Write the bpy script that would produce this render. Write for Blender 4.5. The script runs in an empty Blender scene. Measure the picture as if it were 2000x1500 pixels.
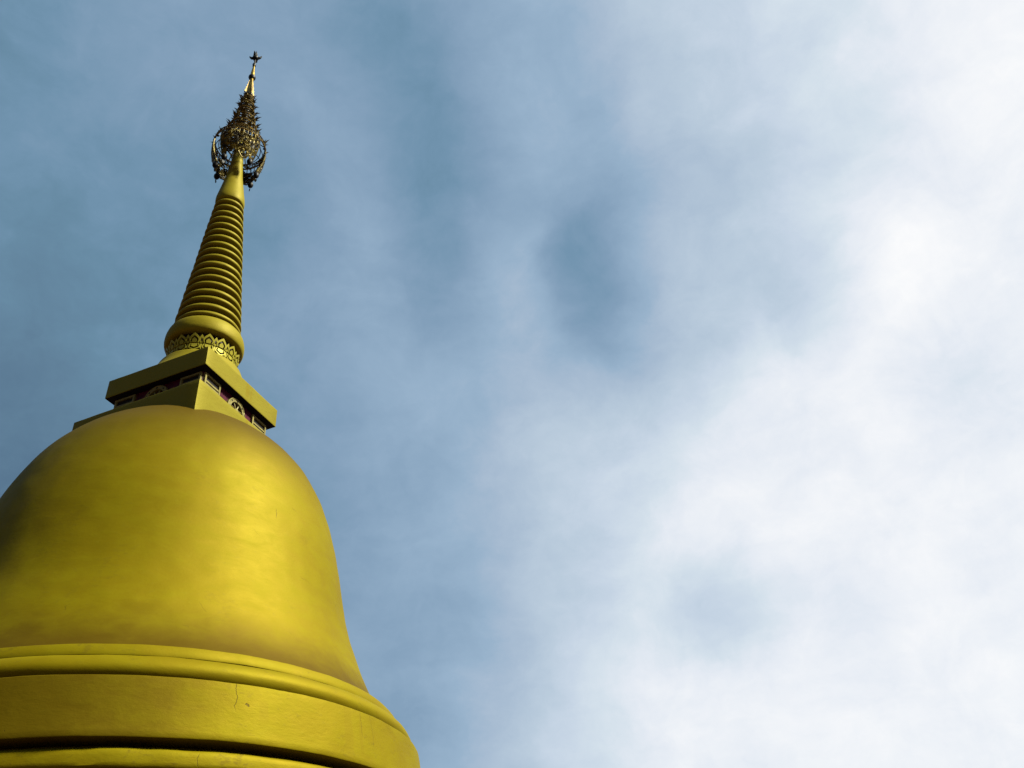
import bpy, bmesh, math, random
from mathutils import Vector, Matrix, noise

random.seed(7)
PI = math.pi
R_ = math.radians
scene = bpy.context.scene
COL = scene.collection

# ------------------------------------------------------------------ camera
EYE = 1.6                                   # camera height above the courtyard
cam_data = bpy.data.cameras.new('camera')
cam = bpy.data.objects.new('camera', cam_data)
COL.objects.link(cam)
RX = Vector((0.9271209757, -0.3642328623, -0.0882106480))
UP = Vector((-0.1627444791, -0.6033255788, 0.7807128028))
FW = Vector((0.3375809991, 0.7094594195, 0.6186326868))
M4 = Matrix((RX, UP, -FW)).transposed().to_4x4()
M4.translation = Vector((0, -20, EYE))
cam.matrix_world = M4
cam_data.sensor_width = 36.0
cam_data.lens = 30.29
cam_data.clip_end = 5000
scene.camera = cam

# ------------------------------------------------------------------ sky, sun, exposure
SUN_AZ, SUN_EL = R_(-36), R_(44)            # azimuth counted from +X towards +Y
SUN_DIR = Vector((math.cos(SUN_AZ) * math.cos(SUN_EL), math.sin(SUN_AZ) * math.cos(SUN_EL), math.sin(SUN_EL)))
GLOW_DIR = (0.8138, 0.2962, 0.5)            # middle of the bright bank of cloud
scene.view_settings.view_transform = 'Standard'
scene.view_settings.look = 'None'
scene.view_settings.gamma = 1.0
scene.view_settings.exposure = 2.3
scene.view_settings.use_curve_mapping = False

world = bpy.data.worlds.new('World')
scene.world = world
world.use_nodes = True
wt = world.node_tree
wt.nodes.clear()

# clouds: (x, y, z of the sky direction, angular reach, brightness)
CLOUDS = [(0.137, 0.595, 0.792, 0.55, -0.181),
          (0.037, 0.963, 0.267, 0.55, -0.142),
          (0.457, 0.524, 0.719, 0.24, -0.113),
          (-0.208, 0.781, 0.589, 0.36, -0.134),
          (0.686, 0.695, 0.215, 0.36, 0.066),
          (0.41, 0.694, 0.592, 0.24, -0.072),
          (-0.25, 0.511, 0.822, 0.16, -0.089),
          (0.186, 0.505, 0.843, 0.16, -0.05),
          (0.572, 0.73, 0.374, 0.11, -0.101),
          (0.517, 0.819, 0.248, 0.24, 0.05),
          (0.23, 0.602, 0.765, 0.11, -0.07),
          (0.596, 0.491, 0.636, 0.11, -0.1),
          (0.669, 0.496, 0.554, 0.36, 0.028),
          (0.08, 0.589, 0.804, 0.16, 0.044),
          (0.561, 0.672, 0.483, 0.16, 0.038),
          (0.377, 0.32, 0.869, 0.24, -0.031),
          (0.657, 0.207, 0.725, 0.16, 0.049),
          (0.278, 0.839, 0.468, 0.16, -0.053),
          (0.102, 0.429, 0.897, 0.16, -0.061),
          (0.415, 0.597, 0.686, 0.11, -0.091),
          (0.58, 0.369, 0.726, 0.16, -0.045),
          (0.646, 0.418, 0.639, 0.11, 0.051),
          (0.248, 0.665, 0.704, 0.11, -0.063),
          (0.333, 0.634, 0.698, 0.11, 0.042),
          (0.154, 0.66, 0.736, 0.11, 0.029),
          (0.406, 0.728, 0.553, 0.11, 0.044),
          (0.454, 0.577, 0.678, 0.11, 0.066),
          (0.725, 0.452, 0.52, 0.11, -0.043),
          (0.501, 0.586, 0.637, 0.11, -0.039),
          (-0.171, 0.893, 0.416, 0.24, -0.075),
          (0.404, 0.822, 0.401, 0.16, -0.03),
          (0.667, 0.658, 0.349, 0.11, -0.029),
          (0.032, 0.649, 0.76, 0.16, -0.044),
          (0.495, 0.735, 0.464, 0.11, 0.028),
          (0.145, 0.839, 0.525, 0.24, -0.056),
          (0.355, 0.553, 0.753, 0.11, -0.024),
          (0.31, 0.424, 0.851, 0.11, -0.061),
          (-0.134, 0.672, 0.728, 0.16, -0.019),
          (0.282, 0.473, 0.835, 0.11, 0.026),
          (0.289, 0.889, 0.355, 0.16, -0.062),
          (0.271, 0.927, 0.26, 0.11, -0.04),
          (0.211, 0.536, 0.817, 0.11, -0.044)]

def build_sky():
    N, L = wt.nodes, wt.links
    out = N.new('ShaderNodeOutputWorld')
    bg = N.new('ShaderNodeBackground')
    bg.inputs['Strength'].default_value = 0.05
    L.new(bg.outputs[0], out.inputs[0])
    tc = N.new('ShaderNodeTexCoord')
    d = tc.outputs['Generated']
    def math_(op, a, b=None, c=None, clamp=False):
        n = N.new('ShaderNodeMath'); n.operation = op; n.use_clamp = clamp
        for i, v in enumerate((a, b, c)):
            if v is None: continue
            if isinstance(v, (int, float)): n.inputs[i].default_value = v
            else: L.new(v, n.inputs[i])
        return n.outputs[0]
    def noise_(vec, scale, detail, rough, w=0.0, dist=0.0):
        n = N.new('ShaderNodeTexNoise'); n.noise_dimensions = '4D'
        n.inputs['Scale'].default_value = scale; n.inputs['Detail'].default_value = detail
        n.inputs['Roughness'].default_value = rough; n.inputs['W'].default_value = w
        n.inputs['Distortion'].default_value = dist
        L.new(vec, n.inputs['Vector'])
        return n
    # domain warp so that cloud edges are ragged
    wn = noise_(d, 9.0, 5.0, 0.6, 1.7)
    sub = N.new('ShaderNodeVectorMath'); sub.operation = 'SUBTRACT'
    L.new(wn.outputs['Color'], sub.inputs[0]); sub.inputs[1].default_value = (0.5, 0.5, 0.5)
    sc = N.new('ShaderNodeVectorMath'); sc.operation = 'SCALE'
    L.new(sub.outputs[0], sc.inputs[0]); sc.inputs['Scale'].default_value = 0.06
    ad = N.new('ShaderNodeVectorMath'); ad.operation = 'ADD'
    L.new(d, ad.inputs[0]); L.new(sc.outputs[0], ad.inputs[1])
    w = ad.outputs[0]
    # broad brightening towards the veiled sun
    dp = N.new('ShaderNodeVectorMath'); dp.operation = 'DOT_PRODUCT'
    L.new(w, dp.inputs[0]); dp.inputs[1].default_value = GLOW_DIR
    g = math_('MULTIPLY_ADD', dp.outputs['Value'], 1 / .9, -.1 / .9, True)
    t = math_('MULTIPLY_ADD', g, .38, .56)
    for (x, y, z, reach, amp) in CLOUDS:
        ds = N.new('ShaderNodeVectorMath'); ds.operation = 'DISTANCE'
        L.new(w, ds.inputs[0]); ds.inputs[1].default_value = (x, y, z)
        mr = N.new('ShaderNodeMapRange'); mr.interpolation_type = 'SMOOTHSTEP'
        L.new(ds.outputs['Value'], mr.inputs['Value'])
        mr.inputs['From Min'].default_value = 0.0; mr.inputs['From Max'].default_value = reach
        mr.inputs['To Min'].default_value = amp; mr.inputs['To Max'].default_value = 0.0
        t = math_('ADD', t, mr.outputs[0])
    # one dark cloud with a crisp curved rim on its left
    def sstep(v, lo, hi, a, b):
        mr = N.new('ShaderNodeMapRange'); mr.interpolation_type = 'SMOOTHSTEP'
        L.new(v, mr.inputs['Value'])
        for k_, q in (('From Min', lo), ('From Max', hi), ('To Min', a), ('To Max', b)): mr.inputs[k_].default_value = q
        return mr.outputs[0]
    C0, LEFT, RIM = (0.4944, 0.5471, 0.6755), (-0.9271, 0.3642, 0.0882), .153
    wn2 = noise_(d, 4.5, 4.0, 0.55, 4.2)
    s2 = N.new('ShaderNodeVectorMath'); s2.operation = 'MULTIPLY_ADD'
    L.new(wn2.outputs['Color'], s2.inputs[0]); s2.inputs[1].default_value = (.13, .13, .13); s2.inputs[2].default_value = (-.065, -.065, -.065)
    a2 = N.new('ShaderNodeVectorMath'); a2.operation = 'ADD'; L.new(w, a2.inputs[0]); L.new(s2.outputs[0], a2.inputs[1])
    df = N.new('ShaderNodeVectorMath'); df.operation = 'SUBTRACT'; L.new(a2.outputs[0], df.inputs[0]); df.inputs[1].default_value = C0
    ln = N.new('ShaderNodeVectorMath'); ln.operation = 'LENGTH'; L.new(df.outputs[0], ln.inputs[0])
    dt = N.new('ShaderNodeVectorMath'); dt.operation = 'DOT_PRODUCT'; L.new(df.outputs[0], dt.inputs[0]); dt.inputs[1].default_value = LEFT
    e = math_('MULTIPLY', sstep(ln.outputs['Value'], RIM - .03, RIM + .03, 1, 0), sstep(ln.outputs['Value'], .045, RIM - .03, 0, 1))
    e = math_('MULTIPLY', e, sstep(dt.outputs['Value'], -.02, .09, 0, 1))
    t = math_('MULTIPLY_ADD', e, -.048, t)
    # soft billows and finer wisps
    n1 = noise_(w, 12.0, 7.0, 0.62, 3.1, 0.4)
    n2 = noise_(w, 2.6, 1.0, 0.5, 8.4)
    b1 = math_('MULTIPLY_ADD', n1.outputs['Fac'], .125, -.0625)
    b2 = math_('MULTIPLY_ADD', n2.outputs['Fac'], .03, -.015)
    t = math_('ADD', math_('ADD', t, b1), b2)
    # thin horizontal wisps
    st = N.new('ShaderNodeMapping'); L.new(w, st.inputs[0]); st.inputs['Scale'].default_value = (1, 1, 3.2)
    n3 = noise_(st.outputs[0], 9.0, 6.0, 0.62, 5.5, 0.3)
    t = math_('ADD', t, math_('MULTIPLY_ADD', n3.outputs['Fac'], .07, -.035))
    ramp = N.new('ShaderNodeValToRGB')
    L.new(t, ramp.inputs[0])
    def lin(c): return tuple(((v / 255) / 12.92 if v / 255 <= .04045 else ((v / 255 + .055) / 1.055) ** 2.4) for v in c) + (1,)
    stops = [(.42, (78, 106, 132)), (.50, (96, 127, 151)), (.545, (104, 139, 163)), (.575, (113, 147, 173)), (.63, (132, 160, 186)), (.70, (152, 178, 202)),
             (.735, (167, 187, 208)), (.80, (187, 204, 220)), (.835, (199, 213, 228)), (.88, (213, 225, 235)), (.92, (229, 235, 243)), (1.0, (254, 254, 254))]
    el = ramp.color_ramp.elements
    while len(el) > 1: el.remove(el[-1])
    el[0].position = stops[0][0]; el[0].color = lin(stops[0][1])
    for p, c in stops[1:]:
        e = el.new(p); e.color = lin(c)
    ten = N.new('ShaderNodeVectorMath'); ten.operation = 'SCALE'
    L.new(ramp.outputs[0], ten.inputs[0]); ten.inputs['Scale'].default_value = 4.06
    # clear sky that shows faintly through the cloud sheet
    sky = N.new('ShaderNodeTexSky'); sky.sky_type = 'NISHITA'
    sky.sun_disc = False; sky.sun_elevation = SUN_EL; sky.sun_rotation = PI / 2 - SUN_AZ
    sky.dust_density = 1.5
    mx = N.new('ShaderNodeMix'); mx.data_type = 'RGBA'
    mx.inputs[0].default_value = 0.98
    L.new(sky.outputs[0], mx.inputs[6]); L.new(ten.outputs[0], mx.inputs[7])
    L.new(mx.outputs[2], bg.inputs['Color'])
build_sky()
world.cycles.sampling_method = 'MANUAL'
world.cycles.sample_map_resolution = 256
scene.cycles.max_bounces = 5
scene.cycles.adaptive_threshold = 0.02

sun_data = bpy.data.lights.new('sun', 'SUN')
sun_data.energy = 5.0
sun_data.angle = R_(9)                     # veiled by cloud: soft shadows
sun_data.color = (1.0, 0.98, 0.80)
sun = bpy.data.objects.new('sun', sun_data)
COL.objects.link(sun)
sun.rotation_euler = SUN_DIR.to_track_quat('Z', 'Y').to_euler()
sun.location = SUN_DIR * 60

# ------------------------------------------------------------------ materials
def new_mat(name):
    m = bpy.data.materials.new(name); m.use_nodes = True
    nt = m.node_tree; b = nt.nodes['Principled BSDF']
    return m, nt, b

class Nodes:
    def __init__(s, nt): s.nt = nt
    def new(s, t): return s.nt.nodes.new(t)
    def link(s, a, b): s.nt.links.new(a, b)
    def math(s, op, a, b=None, c=None, clamp=False):
        n = s.new('ShaderNodeMath'); n.operation = op; n.use_clamp = clamp
        for i, v in enumerate((a, b, c)):
            if v is None: continue
            if isinstance(v, (int, float)): n.inputs[i].default_value = v
            else: s.link(v, n.inputs[i])
        return n.outputs[0]
    def noise(s, vec, scale, detail=4, rough=.55, dist=0):
        n = s.new('ShaderNodeTexNoise')
        n.inputs['Scale'].default_value = scale; n.inputs['Detail'].default_value = detail
        n.inputs['Roughness'].default_value = rough; n.inputs['Distortion'].default_value = dist
        s.link(vec, n.inputs['Vector']); return n.outputs['Fac']
    def step(s, v, lo, hi, a=0., b=1.):
        n = s.new('ShaderNodeMapRange'); n.interpolation_type = 'SMOOTHSTEP'
        s.link(v, n.inputs['Value'])
        n.inputs['From Min'].default_value = lo; n.inputs['From Max'].default_value = hi
        n.inputs['To Min'].default_value = a; n.inputs['To Max'].default_value = b
        return n.outputs[0]
    def mix(s, f, a, b):
        n = s.new('ShaderNodeMix'); n.data_type = 'RGBA'
        if isinstance(f, (int, float)): n.inputs[0].default_value = f
        else: s.link(f, n.inputs[0])
        for i, v in ((6, a), (7, b)):
            if isinstance(v, tuple): n.inputs[i].default_value = v + (1,)
            else: s.link(v, n.inputs[i])
        return n.outputs[2]

GOLD_A = (0.0765, 0.062, 0.0006)
GOLD_B = (0.071, 0.051, 0.0005)
GOLD_PALE = (0.076, 0.068, 0.0075)

def gold_paint(name, metallic=.36, rough=.62, cracks=(), stains=(), chips=0.0, pale=0.0, streak=1.0, bump=.12, radius=5.9, brown_zones=(), brown=None, spec=.08, nets=.6, gain=1.0):
    """Gold paint on trowelled plaster. cracks: (azimuth, z_low, z_high); stains: (azimuth, half width, z_low, z_high)."""
    m, nt, b = new_mat(name)
    n = Nodes(nt)
    co = n.new('ShaderNodeTexCoord').outputs['Object']
    sep = n.new('ShaderNodeSeparateXYZ'); n.link(co, sep.inputs[0])
    az = n.math('ARCTAN2', sep.outputs[1], sep.outputs[0])
    z = sep.outputs[2]
    # trowel streaks run round the body: squash the noise in height
    mp = n.new('ShaderNodeMapping'); n.link(co, mp.inputs[0]); mp.inputs['Scale'].default_value = (1, 1, 2.2)
    big = n.noise(co, .55, 4, .6)
    mid = n.noise(mp.outputs[0], 1.6, 6, .62, .4)
    fine = n.noise(mp.outputs[0], 9.0, 6, .65, .2)
    f = n.step(n.math('MULTIPLY_ADD', mid, .6, n.math('MULTIPLY', big, .5)), .42, .72)
    col = n.mix(n.math('MULTIPLY_ADD', f, .65, .2), GOLD_B, GOLD_A)
    col = n.mix(n.math('MULTIPLY', n.step(fine, .5, .75), .22), col, (0.0775, 0.0651, 0.00372))
    col = n.mix(pale, col, GOLD_PALE)
    # thin brown grime, in horizontal smears with their own outline
    sm = n.step(n.math('MULTIPLY', fine, n.noise(co, 1.3, 3, .5)), .30, .42)
    col = n.mix(n.math('MULTIPLY', sm, .30 * streak), col, (0.0341, 0.02108, 0.00186))
    # browner zones by height: (height where it is fullest, height where it has faded out)
    for (zf, ze) in brown_zones:
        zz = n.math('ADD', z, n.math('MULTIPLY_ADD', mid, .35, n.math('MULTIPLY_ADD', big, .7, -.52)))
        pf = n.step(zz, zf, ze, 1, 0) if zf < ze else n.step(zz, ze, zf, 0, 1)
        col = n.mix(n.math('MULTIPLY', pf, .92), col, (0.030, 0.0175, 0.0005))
    if brown is not None:               # browner towards one side, with a blotchy edge
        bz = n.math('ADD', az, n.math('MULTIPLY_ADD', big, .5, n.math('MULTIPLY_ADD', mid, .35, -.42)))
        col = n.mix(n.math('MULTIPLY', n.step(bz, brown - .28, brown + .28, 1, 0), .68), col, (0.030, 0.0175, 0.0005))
    hgt = n.math('MULTIPLY_ADD', fine, .5, n.math('MULTIPLY', mid, 1.2))
    grain = n.noise(co, 60, 3, .6)
    hgt = n.math('MULTIPLY_ADD', grain, .10, hgt)
    dark = None
    for (a0, z0, z1, wd) in cracks:
        mpz = n.new('ShaderNodeMapping'); n.link(co, mpz.inputs[0]); mpz.inputs['Scale'].default_value = (.15, .15, 1)
        mpz.inputs['Location'].default_value = (a0 * 7, a0 * 3, 0)
        wob = n.math('MULTIPLY_ADD', n.noise(mpz.outputs[0], 3.0, 5, .65), .20, -.10)
        dist = n.math('ABSOLUTE', n.math('ADD', n.math('MULTIPLY', n.math('SUBTRACT', az, a0), radius), wob))
        ln = n.step(dist, wd * .35, wd, 1, 0)
        ln = n.math('MULTIPLY', ln, n.math('MULTIPLY', n.step(z, z0, z0 + .12), n.step(z, z1 - .05, z1, 1, 0)))
        dark = ln if dark is None else n.math('MAXIMUM', dark, ln)
    for (a0, hw, z0, z1) in stains:
        dist = n.math('ABSOLUTE', n.math('MULTIPLY', n.math('SUBTRACT', az, a0), radius))
        wob = n.math('MULTIPLY_ADD', n.noise(co, 2.0, 3, .5), .125, -.0625)
        st = n.math('MULTIPLY', n.step(n.math('ADD', dist, wob), hw * .75, hw, 1, 0), n.math('MULTIPLY', n.step(z, z0, z0 + .3), n.step(z, z1 - .1, z1, 1, 0)))
        col = n.mix(n.math('MULTIPLY', st, .55), col, (0.06944, 0.05084, 0.00093))
    # hairline net, only in scattered patches
    vo = n.new('ShaderNodeTexVoronoi'); vo.feature = 'DISTANCE_TO_EDGE'; vo.inputs['Scale'].default_value = .9
    wv = n.new('ShaderNodeVectorMath'); wv.operation = 'ADD'
    nz = n.new('ShaderNodeTexNoise'); nz.inputs['Scale'].default_value = 2.2; nz.inputs['Detail'].default_value = 4
    n.link(co, nz.inputs['Vector'])
    sc = n.new('ShaderNodeVectorMath'); sc.operation = 'SCALE'; sc.inputs['Scale'].default_value = .5
    n.link(nz.outputs['Color'], sc.inputs[0]); n.link(co, wv.inputs[0]); n.link(sc.outputs[0], wv.inputs[1])
    n.link(wv.outputs[0], vo.inputs['Vector'])
    net = n.step(vo.outputs['Distance'], .003, .010, 1, 0)
    net = n.math('MULTIPLY', net, n.math('MULTIPLY', n.step(n.noise(co, 1.1, 2, .5), .66, .72), nets))
    dark = net if dark is None else n.math('MAXIMUM', dark, net)
    # small chips
    ch = n.step(n.noise(co, 5.5, 4, .6), .735 - chips, .75 - chips)
    dark = n.math('MAXIMUM', dark, ch)
    col = n.mix(n.math('MULTIPLY', dark, .75), col, (0.01364, 0.00806, 0.00186))
    hgt = n.math('SUBTRACT', hgt, n.math('MULTIPLY', dark, .8))
    bp = n.new('ShaderNodeBump'); bp.inputs['Strength'].default_value = bump; bp.inputs['Distance'].default_value = .03
    n.link(hgt, bp.inputs['Height']); n.link(bp.outputs[0], b.inputs['Normal'])
    if gain != 1.0:
        gn = n.new('ShaderNodeVectorMath'); gn.operation = 'SCALE'; n.link(col, gn.inputs[0]); gn.inputs['Scale'].default_value = gain; col = gn.outputs[0]
    n.link(col, b.inputs['Base Color'])
    n.link(n.math('MULTIPLY_ADD', mid, .22, rough - .11), b.inputs['Roughness'])
    b.inputs['Metallic'].default_value = metallic
    b.inputs['Specular IOR Level'].default_value = spec * .4
    b.inputs['Specular Tint'].default_value = (1.0, .93, .75, 1)
    return m

H = EYE                                     # survey heights were taken from the eye level
az_ = R_
MAT = {}
MAT['dome'] = gold_paint('gold_paint_dome', cracks=((az_(-60), 9.5 + H, 9.8 + H, .008),), radius=4.0, chips=-.05, nets=.35, streak=.5, brown_zones=((5.95 + H, 7.1 + H), (12.9 + H, 10.2 + H)))
MAT['band'] = gold_paint('gold_paint_band', cracks=((az_(-76.6), 4.72 + H, 5.21 + H, .008), (az_(-51.5), 4.7 + H, 5.2 + H, .004), (az_(-48.5), 4.55 + H, 5.2 + H, .004)),
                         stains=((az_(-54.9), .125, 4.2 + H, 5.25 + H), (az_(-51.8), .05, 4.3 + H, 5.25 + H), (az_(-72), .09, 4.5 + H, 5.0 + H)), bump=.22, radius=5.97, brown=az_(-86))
MAT['tier'] = gold_paint('gold_paint_tier', cracks=((az_(-81), 3.8 + H, 4.08 + H, .007),), chips=.03, streak=1.6, bump=.22, radius=5.8)
MAT['moulding'] = gold_paint('gold_paint_moulding', chips=.01, bump=.15, radius=5.6)
MAT['slab'] = gold_paint('gold_paint_slab', metallic=.25, rough=.55, pale=.55, stains=((az_(-36), .10, 14.4 + H, 15.1 + H), (az_(-30), .05, 14.4 + H, 15.1 + H), (az_(-45), .08, 12.4 + H, 13.6 + H), (az_(-22), .1, 12.4 + H, 13.6 + H)), streak=.6, bump=.2, radius=1.9)
MAT['spire'] = gold_paint('gold_paint_spire', gain=1.1, metallic=.18, rough=.58, pale=.4, chips=.0, bump=.2, streak=.8, radius=.7)
MAT['petal'] = gold_paint('gold_leaf_petal', gain=1.5, metallic=.15, rough=.45, pale=.9, bump=.1, streak=.4, radius=.9)

def plain(name, col, rough=.6, metallic=0., var=.25, scale=6.):
    m, nt, b = new_mat(name); n = Nodes(nt)
    co = n.new('ShaderNodeTexCoord').outputs['Object']
    f = n.noise(co, scale, 5, .6)
    c2 = tuple(v * (1 - var) for v in col); c1 = tuple(min(1, v * (1 + var)) for v in col)
    n.link(n.mix(n.step(f, .3, .7), c2, c1), b.inputs['Base Color'])
    n.link(n.math('MULTIPLY_ADD', f, .2, rough - .1), b.inputs['Roughness'])
    b.inputs['Metallic'].default_value = metallic
    b.inputs['Specular IOR Level'].default_value = .06
    return m
MAT['maroon'] = plain('maroon_lacquer', (0.02232, 0.00186, 0.00682), .45)
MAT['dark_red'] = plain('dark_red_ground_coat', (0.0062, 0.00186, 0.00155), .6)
MAT['void'] = plain('dark_opening', (0.00496, 0.00372, 0.00372), .7)
MAT['mould'] = plain('black_mould_on_cement', (0.00744, 0.00744, 0.0062), .9, 0, .4, 3)  # near-black for unseen faces, added to cut light bounced onto undersides
MAT['soffit'] = plain('blackened_soffit', (0.00372, 0.00248, 0.0031), .9, 0, .3, 4)  # the slab's underside shade, put into the colour
MAT['frame'] = plain('cream_gold_frame', (0.0806, 0.0682, 0.0217), .5, .15, .2, 9)
MAT['bronze_dark'] = plain('blackened_bronze', (0.00372, 0.0031, 0.00248), .5, .6, .4, 12)

def bronze():
    m, nt, b = new_mat('tarnished_gilt_bronze'); n = Nodes(nt)
    co = n.new('ShaderNodeTexCoord').outputs['Object']
    f = n.step(n.noise(co, 4.5, 4, .6), .40, .60)
    c = n.mix(f, (0.00496, 0.00372, 0.00186), (0.066, 0.048, 0.005))
    c = n.mix(n.math('MULTIPLY', n.step(n.noise(co, 3.1, 3, .5), .5, .7), .6), c, (0.00744, 0.00372, 0.00186))
    n.link(c, b.inputs['Base Color'])
    b.inputs['Metallic'].default_value = .65; b.inputs['Roughness'].default_value = .5; b.inputs['Specular IOR Level'].default_value = .1
    return m
MAT['bronze'] = bronze()
MAT['gilt'] = plain('bright_gilt', (0.1488, 0.0992, 0.0124), .3, .85, .3, 9)
MAT['gilt_rust'] = plain('gilt_with_rust', (0.0868, 0.0558, 0.0124), .45, .6, .6, 22)

def paving():
    m, nt, b = new_mat('courtyard_paving'); n = Nodes(nt)
    co = n.new('ShaderNodeTexCoord').outputs['Object']
    br = n.new('ShaderNodeTexBrick'); n.link(co, br.inputs['Vector'])
    br.inputs['Scale'].default_value = 1.0; br.offset = 0
    br.inputs['Color1'].default_value = (.075, .030, .017, 1); br.inputs['Color2'].default_value = (.085, .036, .020, 1)
    br.inputs['Mortar'].default_value = (.02, .02, .018, 1); br.inputs['Mortar Size'].default_value = .012
    n.link(n.mix(n.math('MULTIPLY', n.noise(co, .4, 5), .5), br.outputs['Color'], (.045, .022, .014)), b.inputs['Base Color'])
    b.inputs['Roughness'].default_value = .85
    return m
MAT['paving'] = paving()

# ------------------------------------------------------------------ helpers
def obj(name, me, mat, parent=None, matrix=None):
    o = bpy.data.objects.new(name, me)
    COL.objects.link(o)
    if mat is not None and not me.materials: me.materials.append(MAT[mat])
    if parent is not None: o.parent = parent
    if matrix is not None: o.matrix_local = matrix
    return o

def mesh(name, v, f, smooth=35, mat=None):
    me = bpy.data.meshes.new(name)
    me.from_pydata(v, [], f); me.update()
    if smooth:
        me.shade_smooth(); me.set_sharp_from_angle(angle=R_(smooth))
    if mat: me.materials.append(MAT[mat])
    return me

def lathe_data(prof, segs, jitter=0., jscale=1., lift=H, cap=True):
    v, f = [], []
    for (r, z) in prof:
        for k in range(segs):
            a = 2 * PI * k / segs
            rr, zz = r, z + lift
            if jitter:
                p = Vector((r * math.cos(a) * jscale, r * math.sin(a) * jscale, z * jscale))
                rr += jitter * noise.noise(p); zz += jitter * .8 * noise.noise(p + Vector((31, 7, 3)))
                rr += jitter * .35 * noise.noise(p * 5.1)
                zz += jitter * .3 * noise.noise(p * 6.3 + Vector((9, 2, 4)))
            v.append((rr * math.cos(a), rr * math.sin(a), zz))
    n = len(prof)
    for i in range(n - 1):
        for k in range(segs):
            k2 = (k + 1) % segs
            f.append((i * segs + k, i * segs + k2, (i + 1) * segs + k2, (i + 1) * segs + k))
    if cap:
        f.append(tuple(range(segs))[::-1]); f.append(tuple((n - 1) * segs + k for k in range(segs)))
    return v, f

def lathe(name, prof, mat, parent, segs=128, jitter=0., jscale=1., smooth=35, cap=True):
    v, f = lathe_data(prof, segs, jitter, jscale, cap=cap)
    return obj(name, mesh(name, v, f, smooth), mat, parent)

def spline(pts, per=6):
    """Catmull-Rom through profile points."""
    out = []
    P = [Vector(p) for p in pts]
    for i in range(len(P) - 1):
        a, b, c, d = P[max(i - 1, 0)], P[i], P[i + 1], P[min(i + 2, len(P) - 1)]
        for k in range(per):
            t = k / per
            q = .5 * ((2 * b) + (c - a) * t + (2 * a - 5 * b + 4 * c - d) * t * t + (3 * b - a - 3 * c + d) * t ** 3)
            out.append((q.x, q.y))
    out.append(tuple(P[-1]))
    return out

class MB:
    """Collects tubes, boxes and plates into one mesh."""
    def __init__(s): s.v = []; s.f = []
    def tube(s, pts, rad, n=5, closed=False):
        pts = [Vector(p) for p in pts]; m = len(pts); base = len(s.v)
        rads = rad if isinstance(rad, (list, tuple)) else [rad] * m
        for i, p in enumerate(pts):
            if closed: t = pts[(i + 1) % m] - pts[i - 1]
            else: t = pts[min(i + 1, m - 1)] - pts[max(i - 1, 0)]
            t.normalize()
            ref = Vector((0, 0, 1)) if abs(t.z) < .9 else Vector((1, 0, 0))
            x = t.cross(ref).normalized(); y = t.cross(x)
            for k in range(n):
                a = 2 * PI * k / n
                s.v.append(tuple(p + (x * math.cos(a) + y * math.sin(a)) * rads[i]))
        for i in range(m if closed else m - 1):
            j = (i + 1) % m
            for k in range(n):
                k2 = (k + 1) % n
                s.f.append((base + i * n + k, base + i * n + k2, base + j * n + k2, base + j * n + k))
        if not closed:
            s.f.append(tuple(base + k for k in range(n))[::-1]); s.f.append(tuple(base + (m - 1) * n + k for k in range(n)))
    def box(s, c, h, mat=None):
        b = len(s.v)
        for dx in (-1, 1):
            for dy in (-1, 1):
                for dz in (-1, 1):
                    p = Vector((c[0] + dx * h[0], c[1] + dy * h[1], c[2] + dz * h[2]))
                    s.v.append(tuple(mat @ p) if mat else tuple(p))
        for q in ((0, 1, 3, 2), (4, 6, 7, 5), (0, 4, 5, 1), (2, 3, 7, 6), (0, 2, 6, 4), (1, 5, 7, 3)):
            s.f.append(tuple(b + i for i in q))
    def plate(s, outline, depth, fn):
        """outline in (u, w); fn(u, w, d) places it in space; d runs 0..depth."""
        n = len(outline); b = len(s.v)
        for d in (0, depth):
            for (u, w) in outline: s.v.append(tuple(fn(u, w, d)))
        s.f.append(tuple(b + n + k for k in range(n)))
        s.f.append(tuple(b + k for k in range(n))[::-1])
        for k in range(n):
            k2 = (k + 1) % n
            s.f.append((b + k, b + k2, b + n + k2, b + n + k))
    def frame(s, outer, inner, depth, fn):
        n = len(outer); b = len(s.v)
        for lst, d in ((outer, depth), (inner, depth), (outer, 0), (inner, 0)):
            for (u, w) in lst: s.v.append(tuple(fn(u, w, d)))
        for k in range(n):
            k2 = (k + 1) % n
            s.f.append((b + k, b + k2, b + n + k2, b + n + k))
            s.f.append((b + 2 * n + k, b + 2 * n + k2, b + k2, b + k))
            s.f.append((b + n + k, b + n + k2, b + 3 * n + k2, b + 3 * n + k))
    def mesh(s, name, smooth=35): return mesh(name, s.v, s.f, smooth)
    def build(s, name, mat, parent, smooth=35): return obj(name, s.mesh(name, smooth), mat, parent)

def bevel_box(name, mat, parent, half, z0, z1, rot, centre=(0, 0), bevel=.018, wob=.006):
    bm = bmesh.new()
    bmesh.ops.create_cube(bm, size=2)
    for v in bm.verts:
        v.co = Vector((v.co.x * half, v.co.y * half, z0 + (z1 - z0) * (v.co.z + 1) / 2))
    bmesh.ops.subdivide_edges(bm, edges=bm.edges[:], cuts=9, use_grid_fill=True)
    sharp = [e for e in bm.edges if len(e.link_faces) == 2 and e.calc_face_angle(0) > .5]
    bmesh.ops.bevel(bm, geom=sharp, offset=bevel, segments=2, affect='EDGES', profile=.6)
    rm = Matrix.Rotation(rot, 3, 'Z')
    for v in bm.verts:
        p = v.co.copy(); w = noise.noise_vector(p * 1.7) * wob
        q = rm @ (p + w); v.co = Vector((q.x + centre[0], q.y + centre[1], q.z + H))
    me = bpy.data.meshes.new(name); bm.to_mesh(me); bm.free()
    me.shade_smooth(); me.set_sharp_from_angle(angle=R_(40))
    return obj(name, me, mat, parent)

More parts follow.
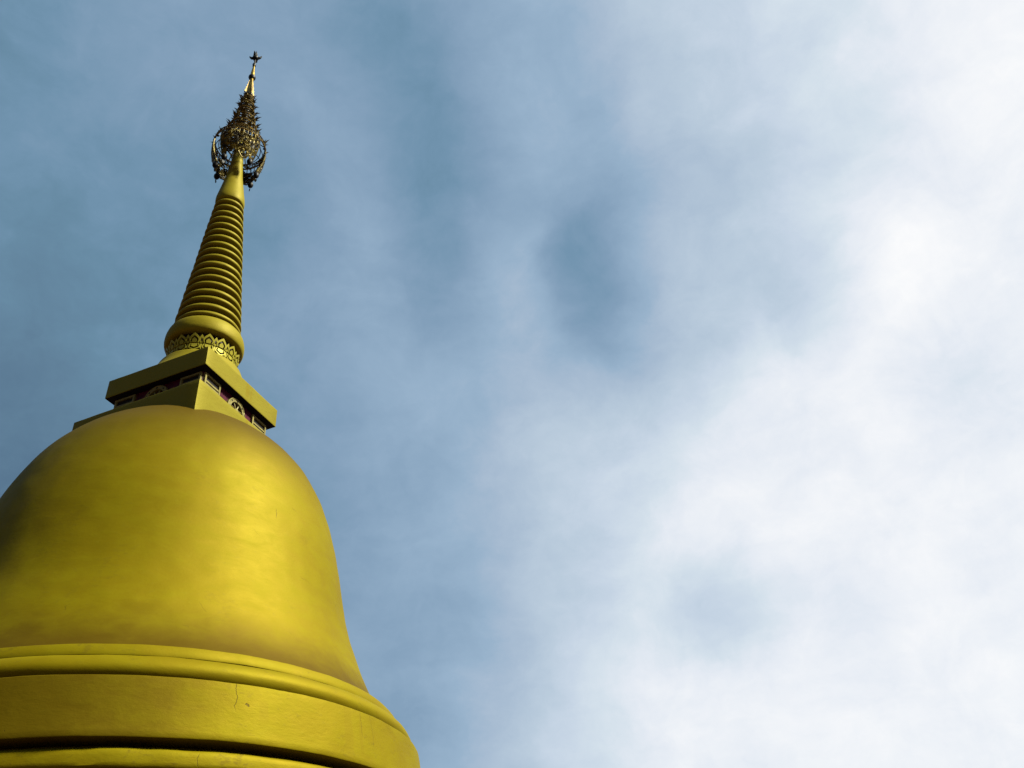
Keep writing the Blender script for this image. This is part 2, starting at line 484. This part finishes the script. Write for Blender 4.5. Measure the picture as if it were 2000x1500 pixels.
# ------------------------------------------------------------------ ground
gm = MB()
gm.v = [(-3000, -3000, 0), (3000, -3000, 0), (3000, 3000, 0), (-3000, 3000, 0)]; gm.f = [(0, 1, 2, 3)]
g = gm.build('ground', 'paving', None, 0)
g['kind'] = 'structure'

# ------------------------------------------------------------------ the stupa
stupa = bpy.data.objects.new('golden_stupa', None)
COL.objects.link(stupa)
stupa['label'] = 'tall gold painted bell shaped stupa with ringed spire and dark filigree crown'
stupa['category'] = 'stupa'

# --- stepped foot, from the ground to below the frame
lathe('foot_tier', [(7.2, -EYE), (7.2, -.25), (7.14, -.2), (6.2, -.18)], 'mould', stupa, 160, .012, 1.3)  # unseen steps, coloured dark to weaken the bounce under the band
lathe('foot_tier', [(6.75, -.178), (6.75, 1.1), (6.69, 1.15), (6.0, 1.17)], 'mould', stupa, 160, .012, 1.3)
lathe('foot_tier', [(6.35, 1.172), (6.38, 2.3), (6.32, 2.36), (5.5, 2.37)], 'mould', stupa, 160, .012, 1.3)
lathe('lower_tier', [(5.62, 2.375), (5.62, 3.25), (5.5, 3.26)], 'tier', stupa, 160, .012, 1.3)
lathe('lower_tier', [(5.5, 3.262), (5.66, 3.30), (5.66, 3.70), (5.5, 3.72)], 'tier', stupa, 256, .014, 1.7)
# tier right under the big band
lathe('recessed_tier', [(5.4, 3.78), (5.80, 3.845), (5.855, 3.855), (5.875, 3.88), (5.88, 3.93), (5.875, 4.02), (5.865, 4.08), (5.845, 4.115), (5.80, 4.14), (5.70, 4.15), (5.6, 4.16), (5.55, 4.235), (5.4, 4.24)],
      'tier', stupa, 320, .016, 1.9)
# big band
bz0, bz1 = 4.258, 5.2
prof = [(5.4, 4.245), (5.83, 4.25), (5.92, 4.252), (5.94, 4.262), (5.948, 4.28)]
prof += [(5.948 - (.107) * k / 10, 4.28 + (5.17 - 4.28) * k / 10) for k in range(1, 11)]
prof += [(5.837, 5.188), (5.825, 5.198), (5.80, 5.203), (5.5, 5.215)]
lathe('wide_band', prof, 'band', stupa, 400, .013, 1.6)
# rounded moulding
lathe('rounded_moulding', [(5.3, 5.206)] + spline([(5.60, 5.212), (5.655, 5.25), (5.70, 5.33), (5.705, 5.42), (5.66, 5.52), (5.58, 5.60), (5.47, 5.64), (5.40, 5.648)], 4) + [(5.2, 5.65)],
      'moulding', stupa, 320, .008, 1.6)
# fillet
lathe('fillet', [(5.1, 5.652), (5.43, 5.655), (5.447, 5.662), (5.45, 5.675), (5.43, 5.75), (5.395, 5.852), (5.385, 5.864), (5.37, 5.868), (5.0, 5.875)], 'moulding', stupa, 320, .008, 1.8)
# bell
bell = [(5.24, 5.80), (5.18, 5.90), (5.09, 6.03), (4.98, 6.2), (4.83, 6.48), (4.695, 6.78), (4.572, 7.1), (4.458, 7.42), (4.355, 7.74), (4.272, 8.06), (4.205, 8.4),
        (4.145, 8.75), (4.09, 9.1), (4.035, 9.45), (3.972, 9.8), (3.9, 10.15), (3.815, 10.5), (3.715, 10.85), (3.595, 11.2), (3.445, 11.55), (3.265, 11.9), (3.04, 12.22),
        (2.79, 12.52), (2.50, 12.81), (2.2, 13.06), (1.9, 13.26), (1.5, 13.42), (.9, 13.49), (.2, 13.50)]
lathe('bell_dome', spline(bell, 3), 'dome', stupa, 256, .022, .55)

# --- square terrace on the bell
PHI = R_(2.28)
bevel_box('square_plinth', 'slab', stupa, 3.757 / 2, 12.35, 13.55, R_(46.85), (-.07, -.04), .016, .007)
neck_h = 1.34
bevel_box('square_neck', 'maroon', stupa, neck_h, 13.50, 14.439, PHI + PI / 4, (0, 0), .01, .002)
bevel_box('roof_slab', 'slab', stupa, 1.548, 14.448, 15.024, PHI + PI / 4, (0, 0), .014, .006)

sf = MB()  # added plate under the slab, black in place of its shade
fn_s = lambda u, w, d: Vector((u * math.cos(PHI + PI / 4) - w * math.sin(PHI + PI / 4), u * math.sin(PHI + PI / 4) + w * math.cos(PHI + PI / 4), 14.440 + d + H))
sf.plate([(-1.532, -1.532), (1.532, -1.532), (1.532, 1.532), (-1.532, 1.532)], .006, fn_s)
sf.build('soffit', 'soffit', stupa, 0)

def window_meshes():
    hw, z0, z1, t = .31, 13.62, 14.385, .055
    fr = MB()
    d = .035
    fr.box((-hw + t / 2, 0, (z0 + z1) / 2), (t / 2, d, (z1 - z0) / 2))
    fr.box((hw - t / 2, 0, (z0 + z1) / 2), (t / 2, d, (z1 - z0) / 2))
    fr.box((0, 0, z1 - t / 2), (hw - t, d - .002, t / 2))
    fr.box((0, 0, z0 + t / 2), (hw - t, d - .002, t / 2))
    bar = MB(); bar.box((0, 0, 0), (hw - t + .001, .024, .024))
    dark_infill = MB(); dark_infill.box((0, -.02, (z0 + z1) / 2), (hw - t + .001, .012, (z1 - z0) / 2 - t))  # flat sheet; the unlit interior's darkness is put into its colour
    return fr.mesh('window_frame', 0), bar.mesh('bar', 0), dark_infill.mesh('pane', 0)
wf, wb, wp = window_meshes()

def wheel_meshes():
    zc, ro, ri = 14.02, .365, .245
    rim = MB(); n = 40
    fn = lambda u, w, d: Vector((u, d, w))
    c = lambda r: [(r * math.cos(2 * PI * k / n), r * math.sin(2 * PI * k / n)) for k in range(n)]
    rim.frame(c(ro), c(ri), .07, fn)
    rim.tube([(ro * .96 * math.cos(2 * PI * k / n), .07, ro * .96 * math.sin(2 * PI * k / n)) for k in range(n)], .016, 5, True)
    rim.tube([(ri * 1.06 * math.cos(2 * PI * k / n), .07, ri * 1.06 * math.sin(2 * PI * k / n)) for k in range(n)], .016, 5, True)
    hub = MB(); hub.plate([(.07 * math.cos(2 * PI * k / 16), .07 * math.sin(2 * PI * k / 16)) for k in range(16)], .085, fn)
    sp = MB(); sp.tube([(0, .035, .06), (0, .04, .10), (0, .045, .15), (0, .035, .25)], [.016, .022, .022, .016], 6)
    st = MB(); st.plate([(.026 * math.cos(2 * PI * k / 10), .026 * math.sin(2 * PI * k / 10)) for k in range(10)], .003, fn)  # dark disc standing in for a hole in the rim
    return zc, rim.mesh('wheel_rim', 40), hub.mesh('hub', 0), sp.mesh('spoke'), st.mesh('stud', 0)
zc, w_rim, w_hub, w_sp, w_st = wheel_meshes()

for side in range(4):
    rot = PHI + R_(-45) + side * PI / 2       # outward normal of this face
    base = Matrix.Rotation(rot - PI / 2, 4, 'Z') @ Matrix.Translation((0, neck_h, H))
    for s in (-1, 1):
        wdw = obj('window', wf, 'frame', stupa, base @ Matrix.Translation((s * 1.01, .03, 0)))
        obj('pane', wp, 'void', wdw)
        for zb in (14.165, 14.075, 13.985, 13.80):
            obj('bar', wb, 'frame', wdw, Matrix.Translation((0, 0, zb)))
    wh = obj('wheel_emblem', w_rim, 'frame', stupa, base @ Matrix.Translation((0, .003, zc)))
    obj('hub', w_hub, 'frame', wh)
    for k in range(8):
        obj('spoke', w_sp, 'frame', wh, Matrix.Rotation(k * PI / 4 + PI / 8, 4, 'Y'))
        a = k * PI / 4
        obj('stud', w_st, 'void', wh, Matrix.Translation((.305 * math.cos(a), .0705, .305 * math.sin(a))))

def square_sheet(half, z, rot, centre, hole=0):
    m = MB()
    fn = lambda u, w, d: Vector((centre[0] + u * math.cos(rot) - w * math.sin(rot), centre[1] + u * math.sin(rot) + w * math.cos(rot), z + d + H))
    m.plate([(-half, -half), (half, -half), (half, half), (-half, half)], .006, fn)
    return m
square_sheet(1.83, 13.552, R_(46.85), (-.07, -.04)).build('mouldy_ledge', 'mould', stupa, 0)  # added unseen sheet, dark so the plinth top bounces little light
square_sheet(1.52, 15.026, PHI + PI / 4, (0, 0)).build('mouldy_ledge', 'mould', stupa, 0)  # same for the slab top, below the bulb
# --- flared drum, lotus collar, bulb
lathe('flared_drum', [(1.0, 15.034)] + spline([(1.46, 15.035), (1.43, 15.13), (1.30, 15.34), (1.20, 15.53), (1.145, 15.66), (1.11, 15.75), (1.05, 15.82), (.97, 15.87), (.90, 15.885)], 4) + [(.6, 15.89)],
      'spire', stupa, 128, .006, 2)
collar = lathe('lotus_collar', [(.6, 15.886), (.885, 15.887), (.885, 16.556), (.6, 16.557)], 'dark_red', stupa, 96)
CR = .884
def on_cyl(az, z0, lean=0.):
    def fn(u, w, d):
        r = CR - .004 + d + lean * max(0, w)
        a = az + u / CR
        return Vector((r * math.cos(a), r * math.sin(a), z0 + w + H))
    return fn
def arch(wd, ht, shoulder=.45, n=7):
    """pointed lotus petal: left foot, curve to the tip, right foot"""
    L = []
    for k in range(n + 1):
        t = k / n
        u = wd * (.80 + .2 * math.sin(PI * min(1, t / shoulder) * .5)) if t < shoulder else wd * (1 - ((t - shoulder) / (1 - shoulder)) ** 1.25)
        L.append((u, ht * t))
    return [(u, w) for u, w in L] + [(-u, w) for u, w in L[::-1][1:]]
def build_petal(kind):
    m = MB()
    if kind == 'big':
        m.frame(arch(.134, .30), [(u, w + .004) for u, w in arch(.102, .215)], .05, on_cyl(0, 16.178, .24))
        m.plate([(u, w + .014) for u, w in arch(.062, .14, .5)], .045, on_cyl(0, 16.178, .24))
    elif kind == 'small':
        m.frame(arch(.05, .26, .6), [(u, w + .05) for u, w in arch(.022, .12, .5)], .036, on_cyl(0, 16.178, .24))
    elif kind == 'down':
        fn = on_cyl(0, 16.145)
        gn = lambda u, w, d: fn(u, -w, d)
        m.frame(arch(.148, .235, .55), [(u, w + .012) for u, w in arch(.120, .180, .6)], .045, gn)
        m.plate([(u, w + .012) for u, w in arch(.082, .120, .6)], .045, gn)
    else:
        fn = on_cyl(0, 16.145)
        gn = lambda u, w, d: fn(u, -w, d)
        m.plate(arch(.028, .20, .6), .032, gn)
    bm = bmesh.new(); me = m.mesh('petal', 0); bm.from_mesh(me)
    bmesh.ops.recalc_face_normals(bm, faces=bm.faces); bm.to_mesh(me); bm.free()
    return me
for kind, off in (('big', 0), ('small', .5), ('down', 0), ('down_small', .5)):
    me = build_petal(kind)
    for k in range(16):
        obj('petal', me, 'petal', collar, Matrix.Rotation(R_(-85.4 + 22.5 * (k + off)) + random.uniform(-.006, .006), 4, 'Z'))
lathe('bulb', [(.6, 16.555)] + spline([(.88, 16.555), (.96, 16.558), (1.03, 16.585), (1.068, 16.65), (1.084, 16.76), (1.075, 16.90), (1.04, 17.03), (.99, 17.11), (.93, 17.145), (.86, 17.15)], 5) + [(.5, 17.16)],
      'spire', stupa, 128, .008, 2)

# --- ringed spire
rs = lambda z: .452 + (.945 - .452) * (23.0 - z) / (23.0 - 17.27)
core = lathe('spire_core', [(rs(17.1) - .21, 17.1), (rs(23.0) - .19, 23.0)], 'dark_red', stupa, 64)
ring_z = [17.29, 17.60, 17.935, 18.24, 18.575, 18.89, 19.20, 19.515, 19.86, 20.18, 20.485, 20.81, 21.125, 21.445, 21.765, 22.09, 22.41, 22.72]
for i, z in enumerate(ring_z):
    r = rs(z); pitch = (ring_z[i + 1] - z) if i < 17 else .31
    h = pitch * .46; wd = .16; z += random.uniform(-.008, .008); r += random.uniform(-.005, .005)
    # hand-run ring: rounded shoulder, tight lower lip, flat undercut
    pr = spline([(r - wd, z - h * .28), (r - .055, z - h * .32), (r - .022, z - h * .28), (r - .004, z - h * .10), (r, z + h * .10), (r - .012, z + h * .40), (r - .045, z + h * .68), (r - .09, z + h * .9), (r - wd, z + h)], 3)
    lathe('ring', [(r - wd - .06, z - h * .27)] + pr + [(r - wd - .06, z + h)], 'spire', core, 80, .007, 2.5, cap=False)

# --- smooth cone above the rings
lathe('tapered_cone', [(.33, 22.93)] + spline([(.40, 22.935), (.445, 22.97), (.462, 23.06), (.46, 23.18), (.442, 23.32), (.40, 23.58), (.352, 23.9), (.305, 24.2), (.262, 24.5), (.225, 24.9), (.20, 25.3), (.18, 25.7), (.165, 26.1), (.16, 26.4)], 4) + [(.1, 26.41)],
      'spire', stupa, 64, .005, 3)

# --- filigree crown
crown = lathe('crown_stem', [(.155, 26.412), (.15, 27.2), (.13, 28.2), (.11, 29.3), (.06, 29.35)], 'bronze_dark', stupa, 24)

def circle(r, z, n=48): return [(r * math.cos(2 * PI * k / n), r * math.sin(2 * PI * k / n), z + H) for k in range(n)]
def ring_part(r, z, t, mat='gilt_rust'):
    m = MB(); m.tube(circle(r, z, 56 if r > .5 else 36), t, 6, True); return m.build('ring', mat, crown)

def leaf_mesh(size):
    """flame leaf: a tall curling tongue with two side tongues, thin cast metal"""
    m = MB()
    def tongue(dirx, length, width, curl, x0=0.):
        n = 7; pts = []; ws = []
        for k in range(n + 1):
            t = k / n
            pts.append((x0 + dirx * length * (t ** 1.2), curl * length * t * t, length * t * (1 - .25 * abs(dirx) * t)))
            ws.append(max(.004, width * (1 - t) ** .8 * (.55 + 1.2 * t * (1 - t) * 1.6)))
        b = len(m.v)
        for (x, y, z), w in zip(pts, ws):
            for sx, sy in ((-1, 0), (0, -.5), (1, 0), (0, .5)):
                m.v.append(((x + sx * w * 1.5) * size, (y + sy * w * .6) * size, z * size))
        for i in range(n):
            for k in range(4):
                k2 = (k + 1) % 4
                m.f.append((b + i * 4 + k, b + i * 4 + k2, b + (i + 1) * 4 + k2, b + (i + 1) * 4 + k))
        m.f.append(tuple(b + k for k in range(4))[::-1]); m.f.append(tuple(b + n * 4 + k for k in range(4)))
    tongue(.0, 1.0, .15, .45)
    tongue(.55, .62, .11, .5, .03)
    tongue(-.55, .62, .11, .5, -.03)
    tongue(.9, .36, .08, .35, .05)
    tongue(-.9, .36, .08, .35, -.05)
    return m.mesh('leaf', 50)
lm = leaf_mesh(1.0)
def leaves(r, z, n, size, tilt, off=0., mat='bronze'):
    for k in range(n):
        a = 2 * PI * (k + off) / n + random.uniform(-.05, .05)
        mtx = Matrix.Rotation(a - PI / 2, 4, 'Z') @ Matrix.Translation((0, r, z + H)) @ Matrix.Rotation(-(tilt + random.uniform(-.15, .15)), 4, 'X') @ Matrix.Scale(size * random.uniform(.85, 1.15), 4)
        obj('leaf', lm, mat, crown, mtx)

def scroll(m, fn, u, w, rad, turn, t, tube=.011, n=9):
    """small spiral on a curved sheet"""
    pts = []
    for k in range(n):
        q = k / (n - 1)
        a = turn + q * 1.7 * 2 * PI * (1 if rad > 0 else -1)
        rr = abs(rad) * (1 - .62 * q)
        pts.append(fn(u + rr * math.cos(a), w + rr * math.sin(a)))
    m.tube(pts, tube, 4)

def filigree_panel(R, z_top, half_az, height, seed, tube=.016, count=120):
    """hanging openwork apron with a scalloped lower edge, bent round the ring"""
    rnd = random.Random(seed); m = MB()
    low = lambda u: .80 + .16 * abs(math.sin(u * PI * 1.5)) + .04 * math.cos(u * 2)      # scallops
    def fn(u, w):                       # u in -1..1 across, w 0..1 downwards
        a = u * half_az
        r = R * (1 - .27 * w * w) + .03 * math.sin(PI * min(1, w))
        return (r * math.sin(a), r * math.cos(a), z_top + H - w * height)
    N = 26
    for sgn in (-1, 1): m.tube([fn(sgn, k / 12 * low(1)) for k in range(13)], tube * 1.3, 5)
    m.tube([fn(-1 + 2 * k / N, low(-1 + 2 * k / N)) for k in range(N + 1)], tube * 1.2, 5)
    for wl in (.24, .52, .74): m.tube([fn(-1 + 2 * k / N, wl * low(-1 + 2 * k / N)) for k in range(N + 1)], tube * .9, 4)
    for q in range(10): m.tube([fn(-.9 + .2 * q, .24 * k / 3) for k in range(4)], tube * .8, 4)
    asp = half_az * R / height
    for q in range(count):
        u = rnd.uniform(-.97, .97); w = rnd.uniform(.22 if rnd.random() < .7 else .03, .96) * low(u)
        rad = rnd.uniform(.045, .10)
        def g(a, b): return fn(u + (a - u) / asp, b)
        scroll(m, g, u, w, rad * rnd.choice((-1, 1)), rnd.uniform(0, 2 * PI), 0, tube)
    # cast leaves scattered over the openwork
    for q in range(34):
        u = rnd.uniform(-.95, .95); w = rnd.uniform(.28, 1.02) * low(u); sz = rnd.uniform(.05, .10)
        c = Vector(fn(u, w)); c2 = Vector(fn(u + sz * rnd.choice((-1, 1)), w + sz * .6)); c3 = Vector(fn(u + rnd.uniform(-.03, .03), w + sz * 1.5))
        out = Vector((c.x, c.y, 0)).normalized()
        b = len(m.v)
        for p in (c, c2, c3): m.v.append(tuple(p - out * .012))
        for p in (c, c2, c3): m.v.append(tuple(p + out * rnd.uniform(.012, .03)))
        m.f += [(b, b + 1, b + 2), (b + 5, b + 4, b + 3), (b, b + 3, b + 4, b + 1), (b + 1, b + 4, b + 5, b + 2), (b + 2, b + 5, b + 3, b)]
    return m.mesh('filigree_apron', 60)

def bell_pendant():
    m = MB()
    pr = [(.012, .0), (.03, -.03), (.07, -.08), (.095, -.14), (.10, -.20), (.085, -.26), (.05, -.31), (.012, -.34)]
    v, f = lathe_data(pr, 10, 0, 1, 0.0)
    m.v = v; m.f = f
    m.tube([(.04 * math.cos(a * PI / 5), 0, .035 + .04 * math.sin(a * PI / 5)) for a in range(10)], .011, 4, True)
    m.tube([(0, 0, -.33), (.01, 0, -.40)], .008, 4)
    m.plate([(-.05, -.40), (.05, -.40), (.035, -.50), (0, -.54), (-.035, -.50)], .008, lambda u, w, d: Vector((u, d, w)))
    return m.mesh('pendant_bell', 40)
pb = bell_pendant()

Z1, R1 = 26.05, .88
ring_part(R1, Z1, .030); ring_part(R1 * .965, Z1 + .20, .024); ring_part(R1 * .80, Z1 + .05, .014)
ring_part(R1 * .93, Z1 - .35, .013, 'bronze_dark')
# band of scrolls between the double ring
def scroll_band(R, z, height, count, tube, seed, flare=0.):
    rnd = random.Random(seed); m = MB()
    for k in range(count):
        az = 2 * PI * k / count
        fn = lambda u, w: ((R + flare * (z + height / 2 - w)) * math.cos(az + u / R), (R + flare * (z + height / 2 - w)) * math.sin(az + u / R), w + H)
        scroll(m, fn, 0, z + rnd.uniform(-.1, .1) * height, height * rnd.uniform(.38, .55) * (1 if k % 2 else -1), rnd.uniform(0, 6.3), 0, tube, 9)
    return m.build('scroll_band', 'bronze', crown, 60)
scroll_band(R1 * .98, Z1 + .10, .20, 44, .013, 3)
# spokes that carry the big ring
for k in range(8):
    a = 2 * PI * (k + .5) / 8
    m = MB(); m.tube([(.15 * math.cos(a), .15 * math.sin(a), Z1 + .62 + H), (.45 * math.cos(a), .45 * math.sin(a), Z1 + .42 + H), (.70 * math.cos(a), .70 * math.sin(a), Z1 + .16 + H), (R1 * .97 * math.cos(a), R1 * .97 * math.sin(a), Z1 + H)], .018, 5)
    m.build('strut', 'bronze_dark', crown)
for i, (a, sd) in enumerate(((-92, 11), (33, 12), (150, 13))):
    ap = obj('filigree_apron', filigree_panel(R1, Z1 - .02, R_(45), 1.22, sd, .023, 130), 'bronze', crown, Matrix.Rotation(R_(a - 90), 4, 'Z'))
    for da, dz, rr in ((-38, 1.10, .68), (0, 1.16, .66), (37, 1.10, .68)):
        if i == 0 and da == 0: continue
        mt = Matrix.Rotation(R_(a - 90 + da), 4, 'Z') @ Matrix.Translation((0, rr, Z1 - dz + H)) @ Matrix.Rotation(random.uniform(0, 6), 4, 'Z')
        obj('pendant_bell', pb, 'bronze_dark', crown, mt)
leaves(R1 - .03, Z1 + .04, 12, .28, .05, .2)

leaves(R1 - .06, Z1 - .10, 14, .15, 1.2, .1)
leaves(.78, Z1 - .62, 12, .14, 1.9, .4)
# upper tiers: ring, scroll band, short openwork apron, leaves
tiers = [(.56, 26.72, .34, 10, .30), (.47, 27.22, .30, 10, .28), (.37, 27.72, .27, 8, .27), (.30, 28.20, .25, 8, .25), (.25, 28.66, .22, 7, .24), (.19, 29.06, .20, 7, .22)]
for i, (r, z, hgt, nl, ls) in enumerate(tiers):
    ring_part(r, z, .028); ring_part(r * .90, z + .14, .022); ring_part(r * 1.03, z - hgt * .6, .016)
    scroll_band(r * .96, z + .065, .15, max(9, int(20 * r / .56)), .015, 20 + i)
    scroll_band(r * 1.01, z - .13, .20, max(9, int(18 * r / .56)), .015, 40 + i, .1)
    leaves(r, z + .02, nl, ls * .9, .38, .3 * i)
    for k in range(6):
        a = 2 * PI * (k + .3 * i) / 6
        m = MB(); m.tube([(.12 * math.cos(a), .12 * math.sin(a), z + .16 + H), (r * math.cos(a), r * math.sin(a), z + H)], .014, 4)
        m.build('strut', 'bronze_dark', crown)
lathe('crown_cap', [(.06, 29.22), (.15, 29.24), (.165, 29.30), (.15, 29.37), (.10, 29.42), (.05, 29.43)], 'bronze_dark', stupa, 24)

# --- needle: gilt spindle with fins, ball, slim cone, flower
spindle = lathe('gilt_spindle', [(.07, 29.42), (.105, 29.44), (.095, 29.8), (.075, 30.2), (.062, 30.44), (.03, 30.45)], 'gilt', stupa, 24)
for k in range(4):
    a = R_(20) + k * PI / 2
    m = MB()
    ol = [(.06, 29.44), (.20, 29.46), (.19, 29.56), (.165, 29.62), (.17, 29.72), (.135, 29.80), (.14, 29.92), (.11, 30.0), (.105, 30.14), (.08, 30.30), (.05, 30.42)]
    m.plate(ol, .014, lambda u, w, d: Vector((u, d - .007, w + H)))
    obj('fin', m.mesh('fin', 0), 'gilt_rust', spindle, Matrix.Rotation(a, 4, 'Z'))
lathe('ball', spline([(.05, 30.40), (.10, 30.42), (.13, 30.49), (.13, 30.55), (.10, 30.62), (.05, 30.64)], 4), 'bronze_dark', stupa, 24)
lathe('slim_cone', [(.05, 30.63), (.088, 30.64), (.036, 31.32), (.02, 31.33)], 'gilt', stupa, 24)
lathe('collar', [(.03, 31.30), (.062, 31.31), (.05, 31.35), (.07, 31.42), (.03, 31.43)], 'bronze_dark', stupa, 20)
stem = lathe('flower_stem', [(.034, 31.42), (.03, 31.80), (.02, 31.82)], 'bronze_dark', stupa, 12)
lathe('flower_bud', spline([(.03, 31.76), (.10, 31.82), (.12, 31.90), (.085, 32.02), (.05, 32.12), (.055, 32.17), (.025, 32.27), (.006, 32.40)], 4), 'bronze_dark', stem, 12)
hm = MB()
pts = [(0, .04, 0), (0, .11, .0), (0, .17, .03), (0, .215, .09), (0, .235, .17)]
hm.tube(pts, [.065, .060, .048, .030, .004], 6)
hm.tube([(0, .08, -.01), (0, .13, -.05), (0, .16, -.10)], [.03, .024, .004], 5)
horn = hm.mesh('horn', 50)
for k in range(4):
    obj('horn', horn, 'bronze_dark', stem, Matrix.Rotation(R_(-108) + k * PI / 2, 4, 'Z') @ Matrix.Translation((0, 0, 31.87 + H)))
